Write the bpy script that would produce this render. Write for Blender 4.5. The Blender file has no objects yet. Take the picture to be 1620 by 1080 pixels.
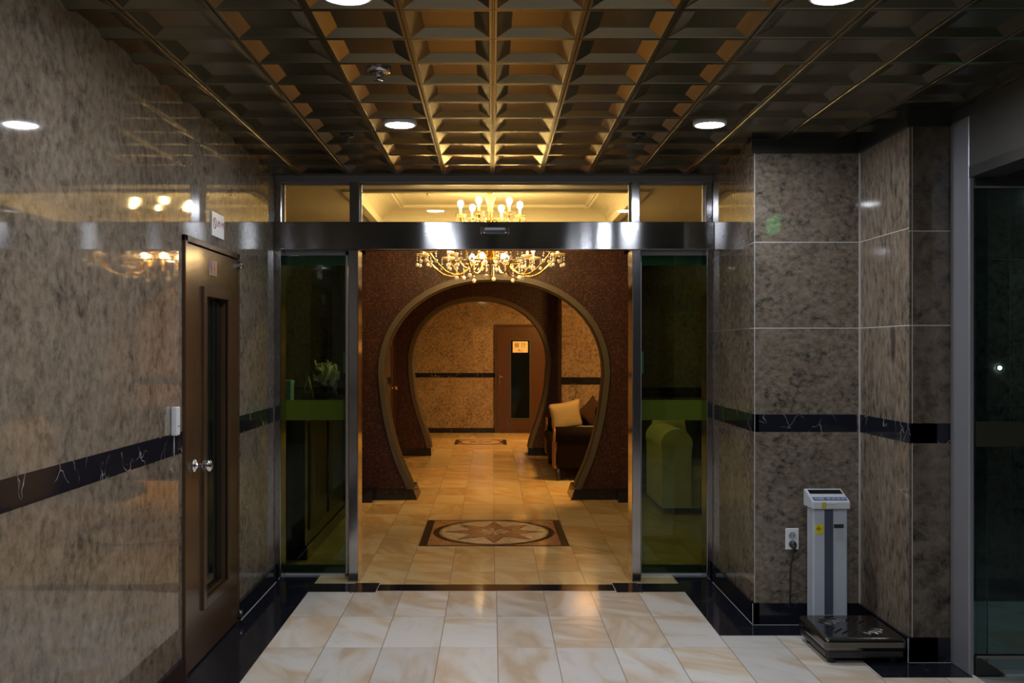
import bpy, bmesh, math, random
from mathutils import Vector, Matrix
from mathutils.geometry import tessellate_polygon
random.seed(7)
PI = math.pi
S = bpy.context.scene
COL = S.collection
F = 1575.0; VX = 778.0; VY = 551.0; EYE = 1.55
ZC = 2.705            # vestibule ceiling
YF = 6.65             # plane of the glass entrance

# ------------------------------------------------------------------ helpers
def wl(o):
    v = Vector((0, 0, 0))
    while o is not None:
        v = v + o.location; o = o.parent
    return v
def tag(o, label=None, cat=None, group=None, kind=None):
    if label: o['label'] = label
    if cat: o['category'] = cat
    if group: o['group'] = group
    if kind: o['kind'] = kind
    return o
def thing(name, label, cat, loc=(0, 0, 0), group=None, kind=None):
    o = bpy.data.objects.new(name, None); COL.objects.link(o)
    o.location = loc; o.empty_display_size = .1
    return tag(o, label, cat, group, kind)
def dup(root, loc, label=None, group=None):
    r = root.copy(); COL.objects.link(r); r.location = loc
    if label: r['label'] = label
    if group: r['group'] = group
    for ch in list(root.children):
        c = ch.copy(); COL.objects.link(c); c.parent = r
        for g in ch.children:
            d = g.copy(); COL.objects.link(d); d.parent = c
    return r
class MB:
    def __init__(s): s.bm = bmesh.new()
    def box(s, x0, x1, y0, y1, z0, z1, M=None):
        vs = [s.bm.verts.new((x, y, z)) for x in (x0, x1) for y in (y0, y1) for z in (z0, z1)]
        for f in ((0,1,3,2),(4,6,7,5),(0,4,5,1),(2,3,7,6),(0,2,6,4),(1,5,7,3)):
            s.bm.faces.new([vs[i] for i in f])
        if M is not None:
            for v in vs: v.co = M @ v.co
        return s
    def rbox(s, x0, x1, y0, y1, z0, z1, r=.02, seg=3, M=None):
        b = bmesh.new()
        vs = [b.verts.new((x, y, z)) for x in (x0, x1) for y in (y0, y1) for z in (z0, z1)]
        for f in ((0,1,3,2),(4,6,7,5),(0,4,5,1),(2,3,7,6),(0,2,6,4),(1,5,7,3)):
            b.faces.new([vs[i] for i in f])
        bmesh.ops.bevel(b, geom=list(b.edges), offset=r, segments=seg, affect='EDGES', profile=.5)
        s.merge(b, M); return s
    def merge(s, b, M=None):
        mp = {}
        for v in b.verts:
            mp[v] = s.bm.verts.new(M @ v.co if M is not None else v.co)
        for f in b.faces:
            try:
                g = s.bm.faces.new([mp[v] for v in f.verts]); g.smooth = f.smooth
            except ValueError: pass
        b.free()
    def lathe(s, prof, c=(0, 0, 0), n=24, M=None, a0=0., a1=2*PI):
        full = abs(a1 - a0 - 2*PI) < 1e-6
        k = n if full else n + 1
        rings = []
        for r, z in prof:
            ring = []
            if r < 1e-6:
                v = Vector((0, 0, z)); ring = [s.bm.verts.new((M @ v if M is not None else v) + Vector(c))] * k
            else:
                for i in range(k):
                    a = a0 + (a1 - a0) * i / n
                    v = Vector((r*math.cos(a), r*math.sin(a), z))
                    ring.append(s.bm.verts.new((M @ v if M is not None else v) + Vector(c)))
            rings.append(ring)
        for A, B in zip(rings, rings[1:]):
            for i in range(n):
                j = (i + 1) % k
                vs = []
                for v in (A[i], A[j], B[j], B[i]):
                    if v not in vs: vs.append(v)
                if len(vs) > 2:
                    try: f = s.bm.faces.new(vs); f.smooth = True
                    except ValueError: pass
        return s
    def tube(s, pts, r, n=8, cap=True):
        pts = [Vector(p) for p in pts]
        rs = r if isinstance(r, (list, tuple)) else [r]*len(pts)
        up = Vector((0, 0, 1)); rings = []
        t0 = (pts[1]-pts[0]).normalized()
        u = t0.cross(up)
        if u.length < 1e-3: u = t0.cross(Vector((1, 0, 0)))
        u.normalize()
        for i, p in enumerate(pts):
            if i == 0: t = pts[1]-pts[0]
            elif i == len(pts)-1: t = pts[-1]-pts[-2]
            else: t = pts[i+1]-pts[i-1]
            t.normalize()
            u = (u - t*u.dot(t)).normalized(); w = t.cross(u)
            rings.append([s.bm.verts.new(p + (u*math.cos(2*PI*k/n) + w*math.sin(2*PI*k/n))*rs[i]) for k in range(n)])
        for A, B in zip(rings, rings[1:]):
            for k in range(n):
                f = s.bm.faces.new((A[k], A[(k+1) % n], B[(k+1) % n], B[k])); f.smooth = True
        if cap:
            s.bm.faces.new(rings[0]); s.bm.faces.new(rings[-1])
        return s
    def ball(s, c, r, n=12, m=8, sz=1.0):
        prof = [(r*math.sin(PI*i/m) if 0 < i < m else 0, -r*sz*math.cos(PI*i/m)) for i in range(m+1)]
        return s.lathe(prof, c, n)
    def prism(s, pts, a0, a1, axis='y'):
        """polygon (u,v) extruded along axis"""
        def P(u, v, w): return {'y': (u, w, v), 'z': (u, v, w), 'x': (w, u, v)}[axis]
        A = [s.bm.verts.new(P(u, v, a0)) for u, v in pts]
        B = [s.bm.verts.new(P(u, v, a1)) for u, v in pts]
        n = len(pts)
        for i in range(n):
            s.bm.faces.new((A[i], A[(i+1) % n], B[(i+1) % n], B[i]))
        if n <= 4: s.bm.faces.new(A); s.bm.faces.new(B)
        else:
            for i, j, k in tessellate_polygon([[Vector((u, v, 0)) for u, v in pts]]):
                s.bm.faces.new((A[i], A[j], A[k])); s.bm.faces.new((B[i], B[j], B[k]))
        return s
    def build(s, name, m, parent=None, bevel=0, origin=None, smooth=False, kind=None):
        bmesh.ops.recalc_face_normals(s.bm, faces=list(s.bm.faces))
        o0 = wl(parent) if parent is not None else Vector(origin or (0, 0, 0))
        for v in s.bm.verts: v.co -= o0
        if smooth:
            for f in s.bm.faces: f.smooth = True
        uv = s.bm.loops.layers.uv.new('brush')
        for f in s.bm.faces:
            for lp in f.loops: lp[uv].uv = (lp.vert.co.z + .37*lp.vert.co.y, lp.vert.co.x)
        me = bpy.data.meshes.new(name); s.bm.to_mesh(me); s.bm.free()
        me.materials.append(m)
        o = bpy.data.objects.new(name, me); COL.objects.link(o)
        if parent is not None: o.parent = parent
        else: o.location = o0
        if bevel:
            md = o.modifiers.new('b', 'BEVEL'); md.width = bevel; md.segments = 2; md.limit_method = 'ANGLE'
        if kind: o['kind'] = kind
        return o
def struct(name, mb, m, **k): return mb.build(name, m, kind='structure', **k)
def box(*a): return MB().box(*a)
def text(name, body, m, parent, at, size, rot=(PI/2, 0, 0), depth=.0006):
    """writing turned into a mesh part, centred on the point at"""
    cu = bpy.data.curves.new(name, 'FONT'); cu.body = body; cu.size = size; cu.extrude = depth
    cu.align_x = 'CENTER'; cu.align_y = 'CENTER'; cu.resolution_u = 3
    t = bpy.data.objects.new(name, cu); COL.objects.link(t)
    bpy.context.view_layer.update()
    me = bpy.data.meshes.new_from_object(t.evaluated_get(bpy.context.evaluated_depsgraph_get()))
    bpy.data.objects.remove(t)
    from mathutils import Euler
    me.transform(Matrix.Translation(Vector(at) - wl(parent)) @ Euler(rot).to_matrix().to_4x4())
    me.materials.clear(); me.materials.append(m)
    o = bpy.data.objects.new(name, me); COL.objects.link(o); o.parent = parent
    return o

# ---------------------------------------------------------------- materials
def mat(name, col=(.5, .5, .5), rough=.5, metal=0., spec=.5, **kw):
    m = bpy.data.materials.new(name); m.use_nodes = True
    b = m.node_tree.nodes['Principled BSDF']
    b.inputs['Base Color'].default_value = (*col, 1)
    b.inputs['Roughness'].default_value = rough
    b.inputs['Metallic'].default_value = metal
    b.inputs['Specular IOR Level'].default_value = spec
    for k, v in kw.items(): b.inputs[k].default_value = v
    return m
class NT:
    def __init__(s, m): s.t = m.node_tree; s.n = s.t.nodes; s.l = s.t.links; s.b = s.n['Principled BSDF']
    def new(s, kind, **kw):
        x = s.n.new(kind)
        for k, v in kw.items():
            setattr(x, k, v)
        return x
    def put(s, sock, v):
        if isinstance(v, bpy.types.NodeSocket): s.l.new(v, sock)
        else: sock.default_value = v
    def math(s, op, a, b=0., c=0.):
        x = s.new('ShaderNodeMath', operation=op)
        s.put(x.inputs[0], a); s.put(x.inputs[1], b); s.put(x.inputs[2], c)
        return x.outputs[0]
    def vmath(s, op, a, b=(0, 0, 0)):
        x = s.new('ShaderNodeVectorMath', operation=op); s.put(x.inputs[0], a); s.put(x.inputs[1], b); return x.outputs[0]
    def coords(s): return s.new('ShaderNodeTexCoord').outputs['Object']
    def xyz(s, v):
        x = s.new('ShaderNodeSeparateXYZ'); s.put(x.inputs[0], v); return x.outputs
    def comb(s, x, y, z):
        c = s.new('ShaderNodeCombineXYZ'); s.put(c.inputs[0], x); s.put(c.inputs[1], y); s.put(c.inputs[2], z); return c.outputs[0]
    def noise(s, v, scale, detail=4., rough=.55, dist=0.):
        x = s.new('ShaderNodeTexNoise'); s.put(x.inputs['Vector'], v)
        x.inputs['Scale'].default_value = scale; x.inputs['Detail'].default_value = detail
        x.inputs['Roughness'].default_value = rough; x.inputs['Distortion'].default_value = dist
        return x.outputs
    def ramp(s, f, stops, interp='LINEAR'):
        x = s.new('ShaderNodeValToRGB'); x.color_ramp.interpolation = interp
        e = x.color_ramp.elements
        while len(e) < len(stops): e.new(.5)
        for k, (p, c) in zip(e, stops):
            k.position = p; k.color = (*c, 1) if len(c) == 3 else c
        s.put(x.inputs[0], f); return x.outputs[0]
    def mix(s, f, a, b, mode='MIX'):
        x = s.new('ShaderNodeMix', data_type='RGBA', blend_type=mode)
        s.put(x.inputs[0], f)
        for i, v in ((6, a), (7, b)):
            s.put(x.inputs[i], (*v, 1) if isinstance(v, tuple) and len(v) == 3 else v)
        return x.outputs[2]
    def bump(s, h, strength=.2, dist=.01):
        x = s.new('ShaderNodeBump'); x.inputs['Strength'].default_value = strength; x.inputs['Distance'].default_value = dist
        s.put(x.inputs['Height'], h); s.l.new(x.outputs[0], s.b.inputs['Normal'])
    def color(s, c): s.put(s.b.inputs['Base Color'], c)
    def line_mask(s, c, places, w):
        out = None
        for p in places:
            d = s.math('LESS_THAN', s.math('ABSOLUTE', s.math('SUBTRACT', c, p)), w)
            out = d if out is None else s.math('MAXIMUM', out, d)
        return out

def granite(name, stretch=(1, 1, 1), zj=(), hj=(), axis=0, light=1.0, warm=0., joint=(.5, .5, .47), jw=.0022, rough=.07, scale=1.0, stain=None, soft=0.):
    m = mat(name, rough=rough, spec=.5); t = NT(m)
    p = t.coords(); q = t.xyz(p)
    # every slab is cut from another place in the stone
    zi = 0.
    for k, z in enumerate(zj): zi = t.math('ADD', zi, t.math('GREATER_THAN', q[2], z))
    hi = 0.
    for h in hj: hi = t.math('ADD', hi, t.math('GREATER_THAN', q[axis], h))
    off = t.comb(t.math('MULTIPLY', zi, 3.7), t.math('MULTIPLY', hi, 5.3), t.math('MULTIPLY', t.math('ADD', zi, hi), 2.9)) if (zj or hj) else (0, 0, 0)
    v = t.vmath('MULTIPLY', t.vmath('ADD', p, off), tuple(scale*x for x in stretch))
    w = t.noise(v, 4.0, 3, .5)[1]
    vd = t.vmath('ADD', v, t.vmath('MULTIPLY', t.vmath('SUBTRACT', w, (.5, .5, .5)), (.06, .06, .06)))
    n1 = t.noise(vd, 30, 7, .62, .25)[0]
    n2 = t.noise(vd, 4.5, 5, .6, .3)[0]
    n3 = t.noise(vd, 150, 3, .6)[0]
    L = light
    def c(r, g, b): return (r*L*(1+warm), g*L, b*L*(1-warm))
    dens = t.math('MULTIPLY_ADD', t.math('SUBTRACT', n2, .5), .42, n1)
    dens = t.math('MULTIPLY_ADD', t.math('SUBTRACT', n3, .5), .18, dens)
    col = t.ramp(dens, [(.28, c(.05, .042, .036)), (.38, c(.125, .104, .082)), (.47, c(.19, .158, .122)), (.58, c(.25, .21, .163)), (.74, c(.32, .28, .23))])
    n4 = t.noise(vd, 9, 3, .5)[0]
    col = t.mix(t.ramp(n4, [(.45, (0, 0, 0)), (.7, (.35, .35, .35))]), col, c(.22, .15, .105))
    if soft: col = t.mix(soft, col, t.ramp(n4, [(.3, c(.15, .125, .10)), (.7, c(.24, .20, .155))]))
    if stain:
        ax, a0, z0, sa, sz = stain
        e1 = t.math('POWER', t.math('DIVIDE', t.math('SUBTRACT', q[ax], a0), sa), 2.); e2 = t.math('POWER', t.math('DIVIDE', t.math('SUBTRACT', q[2], z0), sz), 2.)
        dd = t.math('ADD', t.math('ADD', e1, e2), t.math('MULTIPLY', t.math('SUBTRACT', n4, .5), 2.2))
        col = t.mix(t.ramp(dd, [(.35, (.8, .8, .8)), (1., (0, 0, 0))]), col, (.035, .022, .022))
    if zj or hj:
        mk = None
        if zj: mk = t.line_mask(q[2], zj, jw)
        if hj:
            k = t.line_mask(q[axis], hj, jw); mk = k if mk is None else t.math('MAXIMUM', mk, k)
        col = t.mix(mk, col, joint)
        tone = t.new('ShaderNodeTexWhiteNoise'); t.l.new(off, tone.inputs[0])
        f = t.math('MULTIPLY_ADD', tone.outputs[0], .28, .84)
        col = t.mix(1., col, t.comb(f, f, f), 'MULTIPLY')
    t.color(col)
    return m
def black_marble(name, vein=1.0):
    m = mat(name, (.012, .012, .014), .08); t = NT(m); p = t.coords()
    w = t.noise(p, 4, 3)[1]
    vd = t.vmath('ADD', p, t.vmath('MULTIPLY', t.vmath('SUBTRACT', w, (.5, .5, .5)), (.35, .35, .35)))
    x = t.new('ShaderNodeTexVoronoi', feature='DISTANCE_TO_EDGE'); t.put(x.inputs['Vector'], vd); x.inputs['Scale'].default_value = 6.5
    e = t.ramp(x.outputs['Distance'], [(.0, (1, 1, 1)), (.022, (0, 0, 0))])
    k = t.ramp(t.noise(p, 7, 3)[0], [(.48, (0, 0, 0)), (.66, (vein, vein, vein))])
    t.color(t.mix(t.mix(1., e, k, 'MULTIPLY'), (.010, .011, .017), (.36, .35, .35)))
    return m
def marble_tiles(name, tx=.3, ty=.6, x0=0., y0=0., tint=(1, 1, 1), rough=.10):
    m = mat(name, rough=rough); t = NT(m); p = t.coords(); q = t.xyz(p)
    u = t.math('DIVIDE', t.math('SUBTRACT', q[0], x0), tx); v = t.math('DIVIDE', t.math('SUBTRACT', q[1], y0), ty)
    iu = t.math('FLOOR', u); iv = t.math('FLOOR', v)
    wn = t.new('ShaderNodeTexWhiteNoise'); t.l.new(t.comb(iu, iv, 1.), wn.inputs[0])
    rnd = wn.outputs['Color']; val = wn.outputs['Value']
    pv = t.vmath('ADD', p, t.vmath('MULTIPLY', rnd, (40, 40, 40)))
    rot = t.new('ShaderNodeVectorRotate', rotation_type='Z_AXIS'); t.put(rot.inputs['Vector'], pv)
    t.put(rot.inputs['Angle'], t.math('MULTIPLY_ADD', val, 1.6, .2))
    sv = t.vmath('MULTIPLY', rot.outputs[0], (1.0, 3.2, 1))
    n1 = t.noise(sv, 1.5, 4, .45, .5)[0]
    n2 = t.noise(sv, 4., 4, .5, .4)[0]
    sep = t.new('ShaderNodeSeparateColor'); t.l.new(rnd, sep.inputs[0])
    k = t.math('MULTIPLY_ADD', sep.outputs[1], .22, t.math('SUBTRACT', n1, .06))
    col = t.ramp(k, [(.38, (.72, .715, .70)), (.49, (.71, .685, .64)), (.58, (.66, .58, .48)), (.66, (.60, .48, .35)), (.78, (.66, .60, .52))])
    col = t.mix(t.ramp(n2, [(.52, (0, 0, 0)), (.75, (.40, .40, .40))]), col, (.50, .47, .42))
    f = t.math('MULTIPLY_ADD', sep.outputs[2], .22, .80)
    col = t.mix(1., col, t.comb(f, f, f), 'MULTIPLY')
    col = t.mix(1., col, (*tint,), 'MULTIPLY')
    fu = t.math('ABSOLUTE', t.math('SUBTRACT', t.math('FRACT', u), .5)); fv = t.math('ABSOLUTE', t.math('SUBTRACT', t.math('FRACT', v), .5))
    g = t.math('MAXIMUM', t.math('GREATER_THAN', fu, .5-.0022/tx), t.math('GREATER_THAN', fv, .5-.0014/ty))
    t.color(t.mix(g, col, (.30, .25, .19)))
    return m
def mosaic(name):
    m = mat(name, rough=.42, spec=.3); t = NT(m); p = t.coords(); q = t.xyz(p)
    u = t.math('DIVIDE', t.math('ADD', q[0], t.math('MULTIPLY', q[1], 1.0)), .0198); v = t.math('DIVIDE', q[2], .0198)
    wn = t.new('ShaderNodeTexWhiteNoise'); t.l.new(t.comb(t.math('FLOOR', u), t.math('FLOOR', v), 2.), wn.inputs[0])
    col = t.ramp(wn.outputs['Value'], [(0., (.026, .007, .0035)), (.45, (.055, .015, .007)), (.85, (.085, .024, .011)), (1., (.13, .042, .02))])
    fu = t.math('ABSOLUTE', t.math('SUBTRACT', t.math('FRACT', u), .5)); fv = t.math('ABSOLUTE', t.math('SUBTRACT', t.math('FRACT', v), .5))
    g = t.math('GREATER_THAN', t.math('MAXIMUM', fu, fv), .37)
    t.color(t.mix(g, col, (.007, .004, .003)))
    t.bump(t.math('SUBTRACT', 1., g), .3, .002)
    return m
def emit(name, col, k):
    m = mat(name, col, .5); b = m.node_tree.nodes['Principled BSDF']
    b.inputs['Emission Color'].default_value = (*col, 1); b.inputs['Emission Strength'].default_value = k
    return m
def pane(name, tint, ior=1.5, rough=0.0):
    """clear or tinted sheet glass: Fresnel mix of a mirror and see-through"""
    m = bpy.data.materials.new(name); m.use_nodes = True; n = m.node_tree.nodes; l = m.node_tree.links
    n.remove(n['Principled BSDF'])
    tr = n.new('ShaderNodeBsdfTransparent'); tr.inputs[0].default_value = (*[c**.5 for c in tint], 1)
    gl = n.new('ShaderNodeBsdfGlossy'); gl.inputs['Roughness'].default_value = rough
    fr = n.new('ShaderNodeFresnel'); fr.inputs[0].default_value = ior
    mx = n.new('ShaderNodeMixShader'); l.new(fr.outputs[0], mx.inputs[0]); l.new(tr.outputs[0], mx.inputs[1]); l.new(gl.outputs[0], mx.inputs[2])
    l.new(mx.outputs[0], n['Material Output'].inputs[0]); return m
def brushed(name, col, rough, aniso=.0, metal=1.):
    m = mat(name, col, rough, metal); t = NT(m); p = t.coords()
    n = t.noise(t.vmath('MULTIPLY', p, (1.2, 1.2, 160)), 3, 3, .6)[0]
    t.put(t.b.inputs['Roughness'], t.math('MULTIPLY_ADD', n, rough*.7, rough*.65))
    if aniso:
        t.b.inputs['Anisotropic'].default_value = aniso
        tg = t.new('ShaderNodeTangent', direction_type='UV_MAP', uv_map='brush'); t.l.new(tg.outputs[0], t.b.inputs['Tangent'])
    return m
def cloth(name, col, scale=260, rough=.9, spec=.2):
    m = mat(name, col, rough, spec=spec); t = NT(m); p = t.coords()
    n = t.noise(p, scale, 3)[0]; n2 = t.noise(p, 6, 3)[0]
    f = t.math('MULTIPLY_ADD', n2, .5, .75)
    t.color(t.mix(1., t.mix(n, tuple(c*.75 for c in col), tuple(min(1, c*1.2) for c in col)), t.comb(f, f, f), 'MULTIPLY'))
    t.bump(n, .15, .003); return m
def wood(name, col, rough=.35, axis=2):
    m = mat(name, col, rough); t = NT(m); p = t.coords()
    sc = [14, 14, 14]; sc[axis] = 1.2
    n = t.noise(t.vmath('MULTIPLY', p, tuple(sc)), 3, 5, .6, .4)[0]
    t.color(t.ramp(n, [(.25, tuple(c*.7 for c in col)), (.6, col), (.85, tuple(c*1.25 for c in col))])); return m

PJ = (1.664, 2.146)
M_GL = granite('granite_left', (1, 1, 1), (1.16, 2.03), (1.2, 2.65, 4.1), 1, .88, .04, (.17, .15, .12), .0015, .032, .75, soft=.22)
M_GLs = granite('granite_left_small', (1, 1, 1.0), (.62, 1.16, 1.6, 2.07), (), 1, .84, .02, (.17, .15, .12), .0015, .032, .75, soft=.22)
M_GPF = granite('granite_pillar_front', (1, 1, 1.3), PJ, (), 0, .66, .0, (.48, .48, .46), .0022, .05)
M_GPS = granite('granite_pillar_side', (1, 1, .45), PJ, (5.575,), 1, .76, .05, (.48, .46, .43), .0022, .05, stain=(1, 5.12, 1.56, .035, .12))
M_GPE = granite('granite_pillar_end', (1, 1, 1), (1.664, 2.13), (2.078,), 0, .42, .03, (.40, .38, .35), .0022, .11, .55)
M_GR = granite('granite_return', (1, 1, 1), (1.664, 2.146), (6.15,), 1, .74, .06, (.30, .28, .25), .0015, .03)
M_GB = granite('granite_inner', (1, 1, .8), (1.1, 1.95), (-.35,), 0, .95, .10, (.15, .12, .09), .002, .10)
M_STRIP = black_marble('black_veined_marble')
M_BLACK = black_marble('polished_black_stone', .12)
M_MARB = marble_tiles('marble_tiles_front', x0=.03, y0=6.36)
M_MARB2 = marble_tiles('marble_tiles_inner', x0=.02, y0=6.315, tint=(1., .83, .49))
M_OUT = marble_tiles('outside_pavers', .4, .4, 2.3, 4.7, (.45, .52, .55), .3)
M_MOS = mosaic('brown_mosaic_tiles')
M_STEEL = brushed('stainless_steel', (.33, .335, .35), .12, 1.)
M_STEELP = brushed('polished_steel', (.48, .48, .50), .12)
M_ALU = brushed('anodised_aluminium', (.27, .275, .30), .38, 0, .5)
M_FRL = mat('pale_aluminium', (.5, .52, .56), .3, .5)
M_CHROME = mat('chrome', (.75, .75, .77), .07, 1.)
M_GOLDC = mat('bronze_gold_panel', (.150, .133, .087), .27, .95)
M_BRASS = mat('brass', (.78, .50, .16), .18, 1.)
M_BROWN = wood('brown_painted_door', (.062, .034, .017), .2)
M_BROWN2 = wood('mid_brown_door', (.060, .026, .011), .3)
M_DARK = mat('dark_metal', (.02, .02, .022), .4)
M_WHITE = mat('white_plastic', (.62, .64, .66), .35)
M_OFFW = mat('warm_white_paint', (.60, .55, .42), .6)
M_CLEAR = pane('clear_glass', (.80, .78, .62))
M_TINT = pane('green_tinted_glass', (.24, .38, .25))
M_LEAF = pane('pale_green_glass', (.72, .80, .66))
M_DOORG = pane('teal_glass', (.50, .66, .64))
M_DARKG = mat('dark_glass', (.006, .007, .006), .05)
M_BAND = mat('olive_safety_band', (.046, .064, .002), .8, 0., .15)
M_BANDD = mat('dark_safety_band', (.012, .012, .004), .6)
M_LED = emit('cool_led_disc', (.88, .92, 1.), 325)
M_WARM = emit('warm_bulb', (1., .68, .29), 155)
M_WARM2 = emit('bright_warm_bulb', (1., .73, .35), 230)
M_LAMP = emit('warm_ceiling_lamp', (1., .50, .13), 240)
M_LAMP2 = emit('dim_warm_lamp', (1., .66, .25), 22)
M_CRYS = mat('crystal', (1, .97, .92), .04, **{'Transmission Weight': .45, 'IOR': 1.55, 'Coat Weight': .6})
M_CUP = mat('cream_glass_cup', (.85, .68, .38), .3, **{'Transmission Weight': .35})

# ------------------------------------------------------------------ setting
# floors
f = MB(); f.box(-1.8, 2.29, -2.6, 6.46, -.08, 0); struct('floor', f, M_MARB)
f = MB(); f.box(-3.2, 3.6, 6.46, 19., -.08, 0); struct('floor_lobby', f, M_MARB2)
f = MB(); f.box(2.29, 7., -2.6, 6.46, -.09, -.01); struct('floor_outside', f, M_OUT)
E = .0016
b = MB()
b.box(-1.45, -1.17, -2.6, 6.80, 0, E)                                   # border along the left wall
struct('trim_1', b, M_BLACK)
b = MB(); b.prism([(1.23, 5.376), (1.84, 5.376), (1.84, 4.69), (2.27, 4.69), (2.27, 5.6), (1.48, 5.6), (1.48, 6.80), (1.23, 6.80)], 0, E, 'z')
struct('trim_2', b, M_BLACK)
b = MB()
b.box(-1.17, -.895, 6.34, 6.56, 0, E); b.box(.95, 1.23, 6.34, 6.56, 0, E); b.box(-.735, .79, 6.37, 6.535, 0, E)
struct('trim_3', b, M_BLACK)
b = MB(); b.box(-.893, -.74, 6.33, 6.575, 0, E*1.5); b.box(.795, .948, 6.33, 6.575, 0, E*1.5)
struct('trim_4', b, M_BLACK)
b = MB(); b.box(-.899, -.893, 6.3, 6.575, 0, .003); b.box(.949, .955, 6.3, 6.575, 0, .003); struct('trim_5', b, M_STEELP)

# left wall, with an opening for the brown door
DY0, DY1, DZ = 4.66, 5.66, 2.085
XL = -1.45
w = MB(); w.box(-1.62, XL, -2.6, DY0, 0, ZC+.1); struct('wall_left', w, M_GL)
w = MB(); w.box(-1.62, XL, DY1, 6.9, 0, ZC+.1); w.box(-1.62, XL, DY0, DY1, DZ, ZC+.1); struct('wall_left_end', w, M_GLs)
w = MB(); w.box(XL-.02, XL+.0012, -2.6, DY0, 1.062, 1.162); w.box(XL-.02, XL+.0012, DY1, 6.6, 1.062, 1.162); struct('trim_6', w, M_STRIP)
w = MB(); w.box(XL, -1.43, -2.6, DY0-.01, 0, .105); w.box(XL, -1.43, DY1+.01, 6.6, 0, .105); struct('baseboard_left', w, M_BLACK)
w = MB(); w.box(-1.4315, -1.427, DY1+.01, 6.6, 0, .004); struct('trim_7', w, M_WHITE)
# right: return wall, pillar, end face
XR = 1.475
w = MB(); w.box(XR, 1.6, 5.7, 6.95, 0, ZC+.1); struct('wall_right', w, M_GR)
w = MB(); w.box(XR, 2.07, 5.59, 5.7, 0, 2.655); struct('wall_pillar', w, M_GPF)
w = MB(); w.box(2.065, 2.2, 4.93, 5.7, 0, 2.655); struct('wall_pillar_side', w, M_GPS)
w = MB(); w.box(2.066, 2.266, 4.92, 5.0, 0, 2.655); struct('wall_pillar_end', w, M_GPE)
w = MB(); w.box(XR-.0012, 2.05, 5.5888, 5.62, 1.082, 1.18); w.box(XR-.0012, 1.5, 5.5888, 6.6, 1.082, 1.18)
w.box(2.0638, 2.2, 4.9188, 5.6, 1.082, 1.18); w.box(2.07, 2.2655, 4.9188, 4.99, 1.082, 1.18); struct('trim_8', w, M_STRIP)
w = MB(); w.box(XR-.012, 2.06, 5.578, 5.62, 0, .122); w.box(XR-.012, 1.5, 5.578, 6.6, 0, .122)
w.box(2.053, 2.2, 4.908, 5.6, 0, .122); w.box(2.06, 2.263, 4.908, 5., 0, .122); struct('baseboard_right', w, M_BLACK)
w = MB(); w.box(XR-.0145, XR-.0115, 5.575, 5.581, 0, .122); w.box(XR-.0145, 1.9, 5.575, 5.578, 0, .003); w.box(XR-.0145, XR-.0115, 5.575, 6.6, 0, .003)
w.box(2.05, 2.0535, 4.905, 4.909, 0, .122); w.box(2.05, 2.2635, 4.905, 4.908, 0, .003)
w.box(XR-.0008, XR+.0022, 5.588, 5.592, .122, 2.655); w.box(2.0605, 2.0645, 5.584, 5.589, .122, 2.655); struct('trim_9', w, mat('pale_joint_filler', (.45, .45, .47), .5))
w = MB(); w.box(XR-.02, 2.3, 5.57, 5.72, 2.645, ZC+.03); w.box(2.045, 2.3, 4.9, 5.72, 2.645, ZC+.03); struct('trim_10', w, M_DARK)
# the opening in the right wall: aluminium jamb, lintel, and the night outside
M_LINT = mat('dark_grey_panel', (.05, .047, .043), .45)
w = MB(); w.box(2.262, 2.288, 4.72, 4.915, 0, 2.655); struct('door_jamb', w, M_ALU, bevel=.006)
w = MB(); w.box(2.266, 2.40, -2.6, 4.72, 2.41, ZC+.1); w.box(2.266, 2.40, 4.72, 5.8, 2.655, ZC+.1); struct('wall_right_lintel', w, M_LINT)
w = MB(); w.box(2.262, 2.404, -.6, 4.72, 2.36, 2.41); struct('trim_11', w, M_DARK)
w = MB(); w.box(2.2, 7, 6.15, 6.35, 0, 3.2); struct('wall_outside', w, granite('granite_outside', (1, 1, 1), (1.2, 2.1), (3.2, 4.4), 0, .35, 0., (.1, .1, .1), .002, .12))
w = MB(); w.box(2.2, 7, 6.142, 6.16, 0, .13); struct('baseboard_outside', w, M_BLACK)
w = MB(); w.box(2.40, 7, -2.6, 6.4, 2.66, 2.75); struct('ceiling_outside', w, mat('outside_soffit', (.35, .36, .33), .5))
w = MB(); w.box(2.266, 2.40, -2.6, -.6, 0, 2.41); struct('wall_right_near', w, M_GPE)
w = MB(); w.box(-1.8, 7, -2.8, -2.6, 0, 3.); struct('wall_front', w, mat('night_wall', (.03, .03, .03), .5))

# gold coffered ceiling of the vestibule
def coffers():
    b = bmesh.new(); P = .319; X0 = .005 - 5*P; Y0 = 6.59 - 29*P; e = .0045; fl = .014; ins = .068; up = .021
    for i in range(0, 13):
        for j in range(0, 30):
            x0 = X0 + i*P; y0 = Y0 + j*P; x1 = x0+P; y1 = y0+P
            if y1 > 6.66: y1 = 6.66
            if y1 - y0 < .2:
                q = [b.verts.new(v) for v in ((x0, y0, ZC), (x1, y0, ZC), (x1, y1, ZC), (x0, y1, ZC))]; b.faces.new(q); continue
            loops = []
            for k, (d, z) in enumerate(((0, ZC+.005), (e*.5, ZC+.005), (e, ZC), (fl, ZC), (fl+.003, ZC+.002), (ins, ZC+up))):
                dx = d; dy = d if k > 2 else d*.55
                loops.append([b.verts.new(v) for v in ((x0+dx, y0+dy, z if True else ZC), (x1-dx, y0+dy, z), (x1-dx, y1-dy, z), (x0+dx, y1-dy, z))])
            for A, B in zip(loops, loops[1:]):
                for k in range(4): b.faces.new((A[k], A[(k+1) % 4], B[(k+1) % 4], B[k]))
            b.faces.new(loops[-1])
    m = MB(); m.bm.free(); m.bm = b; return m
o = struct('ceiling', coffers(), M_GOLDC)
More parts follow.
